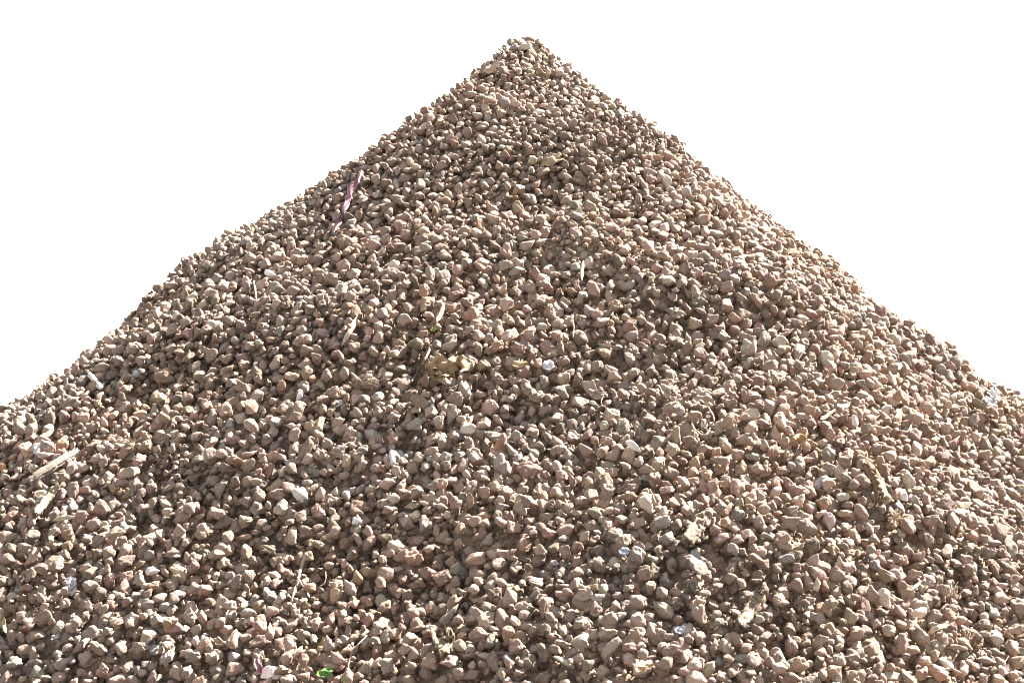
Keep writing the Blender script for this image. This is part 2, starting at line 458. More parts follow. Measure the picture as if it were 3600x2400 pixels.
def pick_stone(px, py, w, h, ang, key, sink=0.55, proto=None):
    X, Y, t = at(px, py, 0.045)
    m = t / (F / K36) * 1.0
    for it in range(2):
        Fm, Rw = hero_frame(X, Y, ang)
        ax = np.array([w, h, 0.42 * (w + h)]) * m / 2
        R = Fm.T @ Rw
        k, ok, zl, zu = footprint(ax, R)
        i, j = int((Y - GY0) / G), int((X - GX0) / G)
        if i - k < 0 or j - k < 0 or i + k >= NY or j + k >= NX: return None
        sl = (slice(i - k, i + k + 1), slice(j - k, j + k + 1))
        base = float(np.percentile(H[sl][ok], 60))
        n0 = base + 0.30 * float(min(ax)) 
        X, Y, t = at(px, py, n0)
        m = t / (F / K36)
    H[sl] = np.maximum(H[sl], np.where(ok, n0 + zu, -1))
    core = ok & (zu > 0.15 * zu[ok].max())
    RES[sl] |= core
    sd_ = math.hypot(X, Y) + 1e-6                 # and keep its downhill side open
    for f in (0.5, 1.0):
        di, dj = int(round(f * 0.024 * Y / sd_ / G)), int(round(f * 0.024 * X / sd_ / G))
        i2, j2 = i + di, j + dj
        if i2 - k >= 0 and j2 - k >= 0 and i2 + k < NY and j2 + k < NX:
            RES[i2 - k:i2 + k + 1, j2 - k:j2 + k + 1] |= (zu > 0.6 * zu[ok].max()) & ok
    pr = int(rng.integers(64)) if proto is None else proto
    HEROES.append(dict(X=X, Y=Y, n=n0, ax=ax, R=R, proto=pr, key=key, px=px, py=py, w=w, h=h, ang=ang))

for tok in PICK.split():
    a = tok.split(',')
    pick_stone(*[float(q) for q in a[:5]], a[5])

# more big stones until three hundred
def clear_of(px, py, d):
    return all((px - h['px']) ** 2 + (py - h['py']) ** 2 > d * d for h in HEROES)
tries = 0
N_HERO = 300
while len(HEROES) < N_HERO and tries < 20000:
    tries += 1
    px, py = rng.uniform(15, 3585), rng.uniform(330, 2385)
    edge = 140 + abs(px - 1845) * 0.71
    if py < edge + 60 or not clear_of(px, py, 95): continue
    big = 36 + 20 * (py / 2400)
    w, h = big * rng.uniform(0.8, 1.2), big * rng.uniform(0.8, 1.2)
    pick_stone(px, py, w, h, rng.uniform(-35, 35), KEYS[rng.choice(7, p=PROB[:7] / PROB[:7].sum())])

# second layer around them, then small stones into the pockets
lay(int(AREA * 380), 0.0320, 0.22, 0.016, 0.046, 5)
lay(int(AREA * 650), 0.017, 0.30, 0.008, 0.026, 10, sink=0.2)
print('stones', len(STN), 'picked', len(HEROES))

# ------------------------------------------------------------------ fine soil between the stones
def box(A, r):
    c = np.cumsum(np.cumsum(np.pad(A, ((r + 1, r), (r + 1, r)), mode='edge'), 0), 1)
    k = 2 * r + 1
    return (c[k:, k:] - c[:-k, k:] - c[k:, :-k] + c[:-k, :-k]) / k ** 2
HM = box(box(H, 9), 7)
_X = np.array([q[0] for q in STN]); _Y = np.array([q[1] for q in STN]); _n = np.array([q[2] for q in STN])
_D = np.array([q[3].mean() * 2 for q in STN])
_hm = HM[((_Y - GY0) / G).astype(int), ((_X - GX0) / G).astype(int)]
_phi = np.abs(np.degrees(np.arctan2(_X, -_Y) / CA)); _s = np.hypot(_X, _Y)
_lim = np.where((_phi > 52) | (_s < 0.35), 0.012, 0.034)
_tone = 1 + 0.07 * soft_noise(_X, _Y, 0.9); _red = 0.02 * soft_noise(_X, _Y, 1.2)
STN = [(q[0], q[1], q[2], q[3], q[4], q[5], np.clip(q[6] * t_ * np.array([1 + r_, 1, 1 - r_]), .02, .8))
       for q, up, l_, t_, r_ in zip(STN, _n - _hm, _lim, _tone, _red) if up < l_]
print('kept', len(STN), 'of', len(_n))
PATCH = [(2060, 860, 200, 90, 1.0), (1720, 700, 80, 50, 0.9), (2230, 1150, 120, 60, 0.8), (2060, 520, 70, 50, 0.8), (1560, 470, 60, 40, .6),
         (1290, 1330, 60, 45, .9), (1760, 960, 60, 40, .5), (2000, 770, 90, 50, 1.0), (2280, 960, 120, 60, .9), (1900, 170, 70, 40, .5), (2100, 440, 70, 60, .7),
         (2150, 600, 80, 60, .6), (2400, 1230, 70, 40, .5), (1050, 1150, 50, 40, .5), (100, 2150, 120, 60, .7), (330, 2150, 60, 40, .5), (3150, 1430, 120, 60, .6),
         (3480, 2050, 90, 120, .6), (3450, 2250, 120, 80, .6), (3300, 1830, 80, 60, .4), (2520, 1540, 60, 40, .5), (1980, 1560, 60, 40, .4), (1640, 900, 50, 40, .5),
         (1120, 1690, 40, 30, .5), (2420, 1350, 70, 40, .5), (1870, 500, 60, 40, .5), (1500, 1250, 30, 60, .5), (620, 1750, 60, 30, .4)]
SS = 2                                     # soil sheet: every second cell (8 mm)
yy, xx = np.mgrid[0:NY:SS, 0:NX:SS]
sX, sY = GX0 + (xx + .5) * G, GY0 + (yy + .5) * G
Pm = to3d(sX, sY, HM[::SS, ::SS])
su, sv, sd = project(Pm)
patch = np.zeros_like(sX)
for (px, py, rx, ry, a) in PATCH:
    patch += a * np.exp(-((su / K36 - px) / rx) ** 2 - ((sv / K36 - py) / ry) ** 2)
patch = np.minimum(patch, 1.1)
gw = np.random.default_rng(11)
nz = np.zeros_like(sX)
for lam, amp, n in ((0.09, 0.006, 12), (0.045, 0.004, 14), (0.022, 0.005, 18)):
    for k in range(n):
        a = gw.uniform(0, 6.28); l = lam * gw.uniform(.7, 1.4)
        nz += amp * 1.4 / math.sqrt(n) * np.sin((np.cos(a) * sX + np.sin(a) * sY) * 6.283 / l + gw.uniform(0, 6.28))
soil_n = HM[::SS, ::SS] - 0.036 + 0.036 * patch + nz
keep = (su > -200) & (su < 1224) & (sv < 725) & (np.abs(np.degrees(np.arctan2(sX, -sY) / CA)) < 104)
idx = -np.ones(sX.shape, int)
cellok = keep[:-1, :-1] & keep[1:, :-1] & keep[:-1, 1:] & keep[1:, 1:]
used = np.zeros_like(keep)
for a in (slice(None, -1), slice(1, None)):
    for b in (slice(None, -1), slice(1, None)):
        used[a, b] |= cellok
idx[used] = np.arange(used.sum())
sco = to3d(sX[used], sY[used], soil_n[used])
ii = np.where(cellok)
q = np.stack([idx[:-1, :-1][ii], idx[:-1, 1:][ii], idx[1:, 1:][ii], idx[1:, :-1][ii]], 1)
tr = np.concatenate([q[:, [0, 1, 2]], q[:, [0, 2, 3]]])
# the whole mound below, as far as the ground
nr, na = 60, 180
rr = np.linspace(0.0, APEX[2] / SA + 0.3, nr)
aa = np.linspace(-math.pi, math.pi, na)
S_, A_ = np.meshgrid(rr, aa, indexing='ij')
ps = A_ * CA
mco = to3d(S_ * np.sin(ps), -S_ * np.cos(ps), np.full_like(S_, -0.02)).reshape(-1, 3)
m0 = np.arange((nr - 1) * na).reshape(nr - 1, na)[:, :-1].ravel()
mt = np.concatenate([np.stack([m0, m0 + na, m0 + na + 1], 1), np.stack([m0, m0 + na + 1, m0 + 1], 1)])
# crumbs of soil on the open patches
ccs, cts, ccol = [], [], []
pw = (patch * used).ravel() ** 1.5 + 0.3 * used.ravel(); pw /= pw.sum()
NCR = 110000
pick = rng.choice(pw.size, NCR, p=pw)
soil_c = np.array((0.215, 0.156, 0.112))
v_off = len(sco) + len(mco)
RR_ = np.stack([rand_rot(rng, 2.0) for _ in range(200)])
for grp in range(14):
    sel = pick[grp::14]; k = len(sel)
    x = sX.ravel()[sel] + rng.uniform(-.004, .004, k); y = sY.ravel()[sel] + rng.uniform(-.004, .004, k)
    D = np.exp(rng.normal(math.log(0.0045), 0.5, k)).clip(.002, .013)
    c = to3d(x, y, soil_n.ravel()[sel] + D * 0.4)
    v = CLODS[grp].get(1)
    R = RR_[rng.integers(0, 200, k)]
    w = np.einsum('kij,vj->kvi', R, v * np.array([1.1, 1, .85])) * D[:, None, None] + c[:, None, :]
    ccs.append(w.reshape(-1, 3))
    cts.append((ICO[1][1][None] + (np.arange(k) * len(v))[:, None, None] + v_off).reshape(-1, 3)); v_off += k * len(v)
    ccol.append(np.repeat(soil_c[None] * np.exp(rng.normal(0, .15, (k, 1))), len(v), 0))
allco = np.concatenate([sco, mco] + ccs)
alltr = np.concatenate([tr, mt + len(sco)] + cts)
allcol = np.concatenate([np.tile(soil_c, (len(sco) + len(mco), 1))] + ccol)
o = link('soil_mound', mesh_from_arrays('soil_mound', allco, alltr, allcol), M_SOIL)
tag(o, kind='structure')

# ground the heap stands on
ng = 96
gco = [(0, 0, 0)]
for R_ in (3.0, 12.0, 40.0):
    for k in range(ng):
        a = 2 * math.pi * k / ng
        gco.append((R_ * math.cos(a), R_ * math.sin(a), 0))
gt = [(0, 1 + k, 1 + (k + 1) % ng) for k in range(ng)]
for b in (0, 1):
    for k in range(ng):
        p0, p1 = 1 + b * ng + k, 1 + b * ng + (k + 1) % ng
        gt += [(p0, p0 + ng, p1 + ng), (p0, p1 + ng, p1)]
o = link('ground', mesh_from_arrays('ground', np.array(gco), np.array(gt), np.tile((0.10, 0.08, 0.062), (len(gco), 1))), M_GROUND)
tag(o, kind='structure')

# ------------------------------------------------------------------ the mass of ordinary stones as one object
def merge(stones):
    cos, trs, cols = [], [], []
    off = 0
    X = np.array([s[0] for s in stones]); Y = np.array([s[1] for s in stones]); n = np.array([s[2] for s in stones])
    AX = np.array([s[3] for s in stones]); RR = np.array([s[4] for s in stones]); pr = np.array([s[5] for s in stones]); cl = np.array([s[6] for s in stones])
    C_ = to3d(X, Y, n); Fm = frame(X, Y)
    W = np.einsum('kij,kjl->kil', Fm, RR) * AX[:, None, :]
    lod = np.where(AX.mean(1) < 0.0088, 2, 3)
    lod[(AX.mean(1) > 0.0195) & (np.linalg.norm(C_ - CAM, axis=1) < 6.6)] = 4
    for p in range(64):
        for sub in (2, 3, 4):
            m = np.where((pr == p) & (lod == sub))[0]
            if len(m) == 0: continue
            v = PROTOS[p].get(sub); t = ICO[sub][1]
            w = np.einsum('kij,vj->kvi', W[m], v) + C_[m][:, None, :]
            cos.append(w.reshape(-1, 3).astype(np.float32))
            trs.append((t[None] + (np.arange(len(m)) * len(v))[:, None, None] + off).reshape(-1, 3).astype(np.int32))
            cols.append(np.repeat(cl[m].astype(np.float32), len(v), 0))
            off += len(m) * len(v)
    return np.concatenate(cos), np.concatenate(trs), np.concatenate(cols)
co, trs, cl = merge(STN)
print('gravel verts', len(co), 'tris', len(trs))
o = link('gravel_pile', mesh_from_arrays('gravel_pile', co, trs, cl), M_STONE)
tag(o, 'tall conical pile of loose brown and tan gravel', 'gravel pile', kind='stuff')

# ------------------------------------------------------------------ odd things lying on the heap
LAND = []                                  # phrase, x, y : things the stones' labels refer to
def surf(px, py, lift=0.0):
    X, Y, t = at(px, py, 0.06)
    for it in range(3):
        i, j = int((Y - GY0) / G), int((X - GX0) / G)
        i = min(max(i, 4), NY - 5); j = min(max(j, 4), NX - 5)
        h = float(np.percentile(H[i - 3:i + 4, j - 3:j + 4], 80))
        X, Y, t = at(px, py, h + lift)
    P_ = to3d(X, Y, h + lift)
    return P_, frame(np.array(X), np.array(Y))[:, 2], t / (F / K36)

def catmull(pts, k):
    pts = np.asarray(pts, float)
    if len(pts) < 3:
        u = np.linspace(0, 1, k)[:, None]; return pts[0] * (1 - u) + pts[-1] * u
    p = np.concatenate([[2 * pts[0] - pts[1]], pts, [2 * pts[-1] - pts[-2]]])
    out = []
    for u in np.linspace(0, len(pts) - 1 - 1e-6, k):
        i = int(u); f = u - i
        a, b, c, d = p[i:i + 4]
        out.append(.5 * ((2 * b) + (-a + c) * f + (2 * a - 5 * b + 4 * c - d) * f * f + (-a + 3 * b - 3 * c + d) * f ** 3))
    return np.array(out)

class Bag:
    def __init__(s): s.c, s.t, s.k, s.o = [], [], [], 0
    def add(s, co, t, col):
        co = np.asarray(co, float); t = np.asarray(t, int)
        s.c.append(co); s.t.append(t + s.o); s.k.append(np.broadcast_to(np.asarray(col, float), (len(co), 3)) * 0.58); s.o += len(co)
    def build(s, name, mat, parent=None, smooth=True):
        co = np.concatenate(s.c); ctr = co.mean(0)
        base = ctr if parent is None else np.array(parent.location)
        me = mesh_from_arrays(name, co - base, np.concatenate(s.t), np.concatenate(s.k), smooth)
        return link(name, me, mat, parent, loc=tuple(base) if parent is None else None)

def tube_into(bag, pts, rad, col, sides=7, g=rng, rough=0.12):
    pts = np.asarray(pts, float); n = len(pts)
    rad = np.broadcast_to(np.asarray(rad, float), (n,))
    T = np.gradient(pts, axis=0); T /= np.linalg.norm(T, axis=1, keepdims=True) + 1e-12
    up = np.array([0.31, -0.62, 0.72])
    co = []
    for i in range(n):
        a = np.cross(T[i], up); a /= np.linalg.norm(a) + 1e-9
        b = np.cross(T[i], a)
        for k in range(sides):
            th = 2 * math.pi * k / sides
            co.append(pts[i] + rad[i] * (1 + g.normal(0, rough)) * (a * math.cos(th) + b * math.sin(th)))
    co += [pts[0], pts[-1]]
    t = []
    for i in range(n - 1):
        for k in range(sides):
            p, q_ = i * sides + k, i * sides + (k + 1) % sides
            t += [(p, q_, q_ + sides), (p, q_ + sides, p + sides)]
    for k in range(sides):
        t.append((n * sides, (k + 1) % sides, k)); e = (n - 1) * sides
        t.append((n * sides + 1, e + k, e + (k + 1) % sides))
    bag.add(co, t, col)

def sheet_into(bag, grid, thick, colfun):
    """grid: (a,b,3) points of a thin sheet; gives it a back and rims"""
    a, b = grid.shape[:2]
    du = np.gradient(grid, axis=0); dv = np.gradient(grid, axis=1)
    nn = np.cross(du, dv); nn /= np.linalg.norm(nn, axis=2, keepdims=True) + 1e-12
    top = (grid + nn * thick / 2).reshape(-1, 3); bot = (grid - nn * thick / 2).reshape(-1, 3)
    col = np.array([[colfun(i / (a - 1), j / (b - 1)) for j in range(b)] for i in range(a)]).reshape(-1, 3)
    t = []; N_ = a * b
    for i in range(a - 1):
        for j in range(b - 1):
            p = i * b + j
            t += [(p, p + b, p + b + 1), (p, p + b + 1, p + 1), (N_ + p, N_ + p + b + 1, N_ + p + b), (N_ + p, N_ + p + 1, N_ + p + b + 1)]
    rim = [i * b for i in range(a)] + [(a - 1) * b + j for j in range(1, b)] + [i * b + b - 1 for i in range(a - 2, -1, -1)] + [j for j in range(b - 2, 0, -1)]
    for k in range(len(rim)):
        p, q_ = rim[k], rim[(k + 1) % len(rim)]
        t += [(p, N_ + p, N_ + q_), (p, N_ + q_, q_)]
    bag.add(np.concatenate([top, bot]), t, np.concatenate([col, col]))

def path3(pts, lift, k):
    P_, N_, M_ = [], [], []
    for px, py in pts:
        p, nrm, m = surf(px, py, lift); P_.append(p); N_.append(nrm); M_.append(m)
    P_ = np.array(P_)
    return catmull(P_, k), np.array(N_).mean(0), float(np.mean(M_))

def finish(o, label, cat, px, py, phrase, group=None):
    tag(o, label, cat, group)
    if phrase: LAND.append((phrase, px, py))
    return o

def ribbon(name, label, cat, pts, widths, colfun, mat, phrase=None, lift=0.006, thick=0.0008, crumple=0.003, arch=0.25, seed=1, group=None, nb=7):
    g = np.random.default_rng(seed)
    k = max(14, int(len(pts) * 6))
    line, nrm, m = path3(pts, lift, k)
    ws = np.interp(np.linspace(0, 1, k), np.linspace(0, 1, len(widths)), widths) * m
    T = np.gradient(line, axis=0); T /= np.linalg.norm(T, axis=1, keepdims=True)
    toward = CAM - line; toward /= np.linalg.norm(toward, axis=1, keepdims=True)
    side = np.cross(T, 0.5 * nrm + 0.5 * toward); side /= np.linalg.norm(side, axis=1, keepdims=True)
    out = np.cross(side, T)
    gr = np.zeros((k, nb, 3))
    ph = g.uniform(0, 6.28, 6)
    for j in range(nb):
        v = j / (nb - 1) * 2 - 1
        u = np.linspace(0, 1, k)
        jag = 1 + 0.22 * np.sin(u * 31 + ph[0]) * np.sin(u * 13 + ph[1]) * abs(v)
        z = arch * ws * (1 - v * v) * 0.5 + crumple * (np.sin(u * 23 + ph[2] + v * 2) + np.sin(u * 41 + ph[3] - v * 5) * .6 + np.sin(v * 7 + ph[4]) * .5)
        gr[:, j] = line + side * (ws * v * .5 * jag)[:, None] + out * z[:, None]
    b = Bag(); sheet_into(b, gr, thick, colfun)
    o = b.build(name, mat)
    c = pts[len(pts) // 2]
    return finish(o, label, cat, c[0], c[1], phrase, group)

def sliver(name, label, cat, pts, w, col, phrase=None, seed=1, lift=0.008, flat=0.45, group=None, mat=None, taper=0.35):
    """a splinter of wood or bark: grained, flat-sided, with torn ends"""
    g = np.random.default_rng(seed)
    k = 26
    line, nrm, m = path3(pts, lift, k)
    line = line + (g.normal(0, .05 * w * m, line.shape) if w >= 24 else 0)
    T = np.gradient(line, axis=0); T /= np.linalg.norm(T, axis=1, keepdims=True)
    toward = CAM - line[k // 2]; toward /= np.linalg.norm(toward)
    S_ = 18
    big = w >= 24
    if big: taper = max(taper, .72)
    co, cl_ = [], []
    rads = np.abs(1 + g.normal(0, .22, S_))
    for i in range(k):
        u = i / (k - 1)
        a = np.cross(T[i], toward); a /= np.linalg.norm(a); b = np.cross(a, T[i])
        e = min(1.0, taper + 3.0 * min(u, 1 - u))
        for q_ in range(S_):
            th = 2 * math.pi * q_ / S_
            r = w * m / 2 * e * rads[q_] * (1 + .10 * math.sin(u * 17 + q_ * 1.7) + g.normal(0, .07 if big else .05))
            tear = 0
            if i in (0, k - 1): tear = (g.uniform(-.5, .9)) * w * m * (1 if i else -1)
            co.append(line[i] + r * (a * math.cos(th) + b * flat * math.sin(th)) + T[i] * tear)
            cl_.append(np.array(col) * (1 + .35 * math.sin(q_ * 2.3 + 1) * math.sin(q_ * 5.1)) * math.exp(g.normal(0, .08)))
    co += [line[0], line[-1]]; cl_ += [col, col]
    t = []
    for i in range(k - 1):
        for q_ in range(S_):
            p, r_ = i * S_ + q_, i * S_ + (q_ + 1) % S_
            t += [(p, r_, r_ + S_), (p, r_ + S_, p + S_)]
    for q_ in range(S_):
        t.append((k * S_, (q_ + 1) % S_, q_)); e = (k - 1) * S_
        t.append((k * S_ + 1, e + q_, e + (q_ + 1) % S_))
    bag = Bag(); bag.add(co, t, np.clip(cl_, .01, .85))
    o = bag.build(name, mat or M_DEBRIS)
    c = pts[len(pts) // 2]
    return finish(o, label, cat, c[0], c[1], phrase, group)

def leaf(name, label, cat, px, py, w, h, ang, cols, phrase=None, seed=1, curl=0.6, crumple=0.2, lift=0.016, mat=None, thick=0.0007, jag=0.11, group=None, n=23, pieces=1):
    g = np.random.default_rng(seed)
    p, nrm, m = surf(px, py, lift)
    toward = CAM - p; toward /= np.linalg.norm(toward)
    a = math.radians(ang)
    u = V_R * math.cos(a) + V_U * math.sin(a); v = -V_R * math.sin(a) + V_U * math.cos(a)
    out = 0.55 * nrm + 0.45 * toward; out /= np.linalg.norm(out)
    v = v - out * (v @ out); v /= np.linalg.norm(v); u = u - out * (u @ out) - v * (u @ v); u /= np.linalg.norm(u)
    c0, c1 = np.array(cols[0]), np.array(cols[1])
    b = Bag()
    U0, V0, O0, P0, W0, H0 = u, v, out, p, w, h
    for piece in range(pieces):
        if pieces > 1:                        # a wad: several folds turned against each other
            th0 = g.uniform(-.9, .9) + piece * 2.4
            tl = g.uniform(-.7, .7)
            u = U0 * math.cos(th0) + V0 * math.sin(th0); v = -U0 * math.sin(th0) + V0 * math.cos(th0)
            out = O0 * math.cos(tl) + v * math.sin(tl); v = v * math.cos(tl) - O0 * math.sin(tl)
            p = P0 + (U0 * g.uniform(-.30, .30) * W0 + V0 * g.uniform(-.28, .28) * H0 + O0 * g.uniform(-.05, .12) * H0) * m
            w, h = W0 * g.uniform(.45, .7), H0 * g.uniform(.5, .8)
        gr = np.zeros((n, n, 3)); ph = g.uniform(0, 6.28, 12); fr = g.uniform(2, 5, 12)
        for i in range(n):
            for j in range(n):
                s, t = 2 * i / (n - 1) - 1, 2 * j / (n - 1) - 1
                x, y = s * math.sqrt(1 - t * t / 2), t * math.sqrt(1 - s * s / 2)
                th = math.atan2(y, x)
                r = 1 + jag * (math.sin(3 * th + ph[0]) * .5 + math.sin(7 * th + ph[1]) * .5 + .15 * math.sin(13 * th + ph[2]) * (max(abs(s), abs(t)) ** 3))
                x, y = x * r, y * r
                z = curl * (x * x * .5 - y * y * .25)
                for q_ in range(4):
                    z += crumple * math.sin(fr[q_] * x + ph[3 + q_]) * math.sin(fr[q_ + 4] * y + ph[7 + q_])
                gr[i, j] = p + (u * x * w / 2 + v * y * h / 2 + out * z * min(w, h) / 2) * m
        def cf(s, t, ph=ph):
            f = .5 + .5 * math.sin(s * 7 + ph[5]) * math.sin(t * 6 + ph[6])
            return c0 * (1 - f) + c1 * f
        sheet_into(b, gr, thick, cf)
    o = b.build(name, mat or M_DEBRIS)
    return finish(o, label, cat, px, py, phrase, group)

def root(name, label, cat, pts, r, col, phrase=None, branches=(), lift=0.008, seed=1, group=None):
    g = np.random.default_rng(seed)
    b = Bag()
    line, nrm, m = path3(pts, lift, max(10, 6 * len(pts)))
    line = line + g.normal(0, 0.0006, line.shape)
    tube_into(b, line, np.linspace(r, r * .55, len(line)) * m, col, g=g)
    for br in branches:
        l2, _, m2 = path3(br, lift, max(8, 5 * len(br)))
        tube_into(b, l2, np.linspace(r * .7, r * .3, len(l2)) * m2, col, g=g)
    o = b.build(name, M_DEBRIS)
    c = pts[len(pts) // 2]
    return finish(o, label, cat, c[0], c[1], phrase, group)

def tuft(name, label, cat, px, py, length, ang, col, n=14, spread=22, r=1.4, phrase=None, seed=1, group=None, lift=0.006):
    g = np.random.default_rng(seed)
    p, nrm, m = surf(px, py, lift)
    toward = CAM - p; toward /= np.linalg.norm(toward)
    b = Bag()
    for k in range(n):
        a = math.radians(ang + g.normal(0, spread))
        d = V_R * math.cos(a) + V_U * math.sin(a)
        d = d - nrm * (d @ nrm) * 0.6
        L_ = length * m * g.uniform(.45, 1.0)
        u = np.linspace(-.5, .5, 9)[:, None]
        side = np.cross(d, nrm)
        c = p + side * g.normal(0, length * m * .10) + d * g.normal(0, length * m * .12)
        pts = c + d * u * L_ + nrm * (g.uniform(0.1, .35) * L_ * (.25 - u * u)) + side * (g.normal(0, .25) * L_ * u * u) + toward * .002
        tube_into(b, pts, np.linspace(r, r * .5, 9) * m, np.array(col) * math.exp(g.normal(0, .18)), sides=5, g=g)
    o = b.build(name, M_DEBRIS)
    return finish(o, label, cat, px, py, phrase, group)

def chunk(name, label, cat, px, py, w, h, d, ang, col, phrase=None, seed=1, mat=None, group=None, rough=2.2, lift=0.0, col2=None):
    g = np.random.default_rng(seed)
    p, nrm, m = surf(px, py, lift)
    a = math.radians(ang)
    u = V_R * math.cos(a) + V_U * math.sin(a); v = -V_R * math.sin(a) + V_U * math.cos(a)
    Rw = np.stack([u, v, np.cross(u, v)], 1)
    vv = Proto(5000 + seed, rough).get(4)
    co = p + nrm * (0.2 * min(w, h, d) * m / 2) + (vv * np.array([w, h, d]) * m / 2) @ Rw.T
    c = np.tile(np.array(col, float), (len(vv), 1))
    if col2 is not None:
        f = np.clip((vnoise(vv, g, ((3, .3), (6, .2), (11, .15))) + .1) * 3, 0, 1)[:, None]
        c = c * (1 - f) + np.array(col2) * f
    b = Bag(); b.add(co, ICO[4][1], c)
    o = b.build(name, mat or M_PALE)
    return finish(o, label, cat, px, py, phrase, group)

BURG, PINK = np.array((0.12, 0.028, 0.045)), np.array((0.36, 0.16, 0.20))
def burg(u, v):
    f = math.exp(-((u - .42) / .13) ** 2)
    k = .75 + .5 * (0.5 + .5 * math.sin(v * 9 + u * 5))
    return BURG * k * (1 - f) + PINK * f
ribbon('plastic_strip', 'torn burgundy plastic strip with a pale pink middle, near the left skyline', 'plastic strip',
       [(1274, 600), (1252, 640), (1230, 672), (1222, 705), (1208, 745), (1192, 778), (1165, 825)], [12, 20, 24, 26, 17, 15, 20, 10], burg, M_FILM, 'the burgundy plastic strip', lift=0.026, seed=4)
leaf('plastic_scrap', 'dark burgundy crinkled plastic scrap at the lower edge beside a white-topped rock', 'plastic scrap', 908, 2335, 26, 66, 15, [(0.22, .05, .07), (.42, .22, .22)], 'the crinkled burgundy scrap', 5, mat=M_FILM, curl=1.0)

# wood
WOOD, GREYWOOD, BARK = (0.45, 0.36, 0.26), (0.26, 0.22, 0.185), (0.20, 0.14, 0.09)
sliver('wood_splinter', 'long pale wood splinter slanting among gravel left of the heap middle', 'wood splinter', [(1256, 1113), (1232, 1160), (1205, 1208)], 15, (.58, .50, .40), 'the long pale splinter', 11)
sliver('bark_strip', 'longest weathered grey bark strip lying on the far left slope', 'bark strip', [(262, 1590), (190, 1632), (100, 1692)], 30, GREYWOOD, 'the long grey bark strip', 12, flat=.3, lift=.014)
sliver('bark_strip', 'short tan bark strip below the long grey bark strip', 'bark strip', [(203, 1708), (168, 1750), (128, 1802)], 28, (.30, .23, .16), 'the short tan bark strip', 13, flat=.3, lift=.012)
sliver('white_stick', 'small smooth white stick on the far left slope', 'stick', [(312, 1313), (332, 1336), (354, 1362)], 15, (.76, .74, .70), 'the smooth white stick', 14, flat=.9, mat=M_PALE, taper=.75)
sliver('bark_chunk', 'dark brown bark chunk poking out of the right skyline', 'bark chunk', [(3214, 1150), (3248, 1162), (3282, 1190)], 20, (.17, .12, .085), 'the bark chunk on the right skyline', 15, flat=.7)
sliver('wood_chunk', 'frayed orange-brown wood chunk standing upright on the right slope', 'wood chunk', [(3052, 1638), (3078, 1690), (3104, 1748)], 38, (.25, .155, .085), 'the frayed upright wood chunk', 16, flat=.6, lift=.014)
sliver('wood_chunk', 'rough tan wood chunk leaning right, above the grey slab', 'wood chunk', [(2486, 1810), (2450, 1855), (2410, 1908)], 46, (.25, .185, .125), 'the rough tan wood chunk', 17, flat=.6, lift=.014)
sliver('wood_chunk', 'rough tan wood chunk leaning right, below the dead black leaf', 'wood chunk', [(2668, 2085), (2636, 2135), (2603, 2195)], 44, (.25, .185, .125), 'the lower rough wood chunk', 18, flat=.6, lift=.014)
sliver('wood_stump', 'splintered short wood stump near the bottom middle', 'wood stump', [(1576, 2228), (1572, 2258), (1562, 2292)], 40, (.29, .21, .13), 'the splintered wood stump', 19, flat=.7, lift=.012)
sliver('twig', 'short straight brown twig left of the splintered wood stump', 'twig', [(1516, 2205), (1526, 2238), (1540, 2272)], 15, BARK, None, 20, flat=.9)
sliver('twig', 'grey-brown twig pointing down at the far right edge', 'twig', [(3520, 1972), (3548, 1994), (3582, 2016)], 15, (.27, .21, .16), 'the twig at the right edge', 21, flat=.9)
sliver('wood_curl', 'curled pale wood shaving with a raised tip, upper of the two at right', 'wood shaving', [(3204, 2072), (3238, 2048), (3282, 2036)], 14, (.62, .52, .40), 'the upper pale wood shaving', 22, flat=.4, lift=.02, group='pale wood shavings')
sliver('wood_curl', 'curled pale wood shaving with a raised tip, lower of the two at right', 'wood shaving', [(3263, 2224), (3298, 2204), (3336, 2194)], 14, (.62, .52, .40), 'the lower pale wood shaving', 23, flat=.4, lift=.02, group='pale wood shavings')
sliver('white_stick', 'stubby grey-white stick standing left of the heap middle', 'stick', [(1377, 1586), (1380, 1605), (1384, 1628)], 17, (.62, .62, .62), 'the stubby grey-white stick', 24, flat=.9, mat=M_PALE, taper=.7)
sliver('curved_stick', 'thick curved tan stick like a sausage, above the heap centre', 'stick', [(1843, 1342), (1852, 1366), (1872, 1385), (1896, 1402)], 27, (.31, .23, .16), 'the thick curved stick', 25, flat=.9, taper=.7)
sliver('wood_splinter', 'pale upright splinter on the ridge below the soil patch', 'wood splinter', [(2050, 920), (2046, 945), (2044, 985)], 11, (.60, .50, .38), 'the upright pale splinter', 26)
sliver('wood_splinter', 'thin tan splinter lying in a flat hollow right of the curved stick', 'wood splinter', [(2105, 1208), (2130, 1212), (2155, 1216)], 9, (.50, .41, .30), None, 27)
sliver('wood_splinter', 'yellowish pale splinter beside a white bone-like bit on the right slope', 'wood splinter', [(2932, 1440), (2905, 1462), (2885, 1472)], 13, (.60, .50, .32), 'the yellowish splinter', 28)
sliver('wood_splinter', 'tan slanting splinter right of the heap centre at mid height', 'wood splinter', [(1560, 1070), (1548, 1105), (1535, 1128)], 16, (.50, .40, .29), None, 29)
sliver('wood_splinter', 'pale yellowish splinter at the far lower left edge', 'wood splinter', [(180, 1868), (180, 1890), (184, 1912)], 13, (.62, .52, .36), 'the pale yellowish splinter', 30)
sliver('wood_splinter', 'short flat tan splinter near the left edge below the bark strips', 'wood splinter', [(192, 1826), (220, 1820), (258, 1816)], 15, (.58, .48, .36), None, 31)
sliver('wood_splinter', 'tan splinter standing at the lowest left edge', 'wood splinter', [(14, 2170), (15, 2195), (20, 2222)], 13, (.55, .44, .30), None, 32)

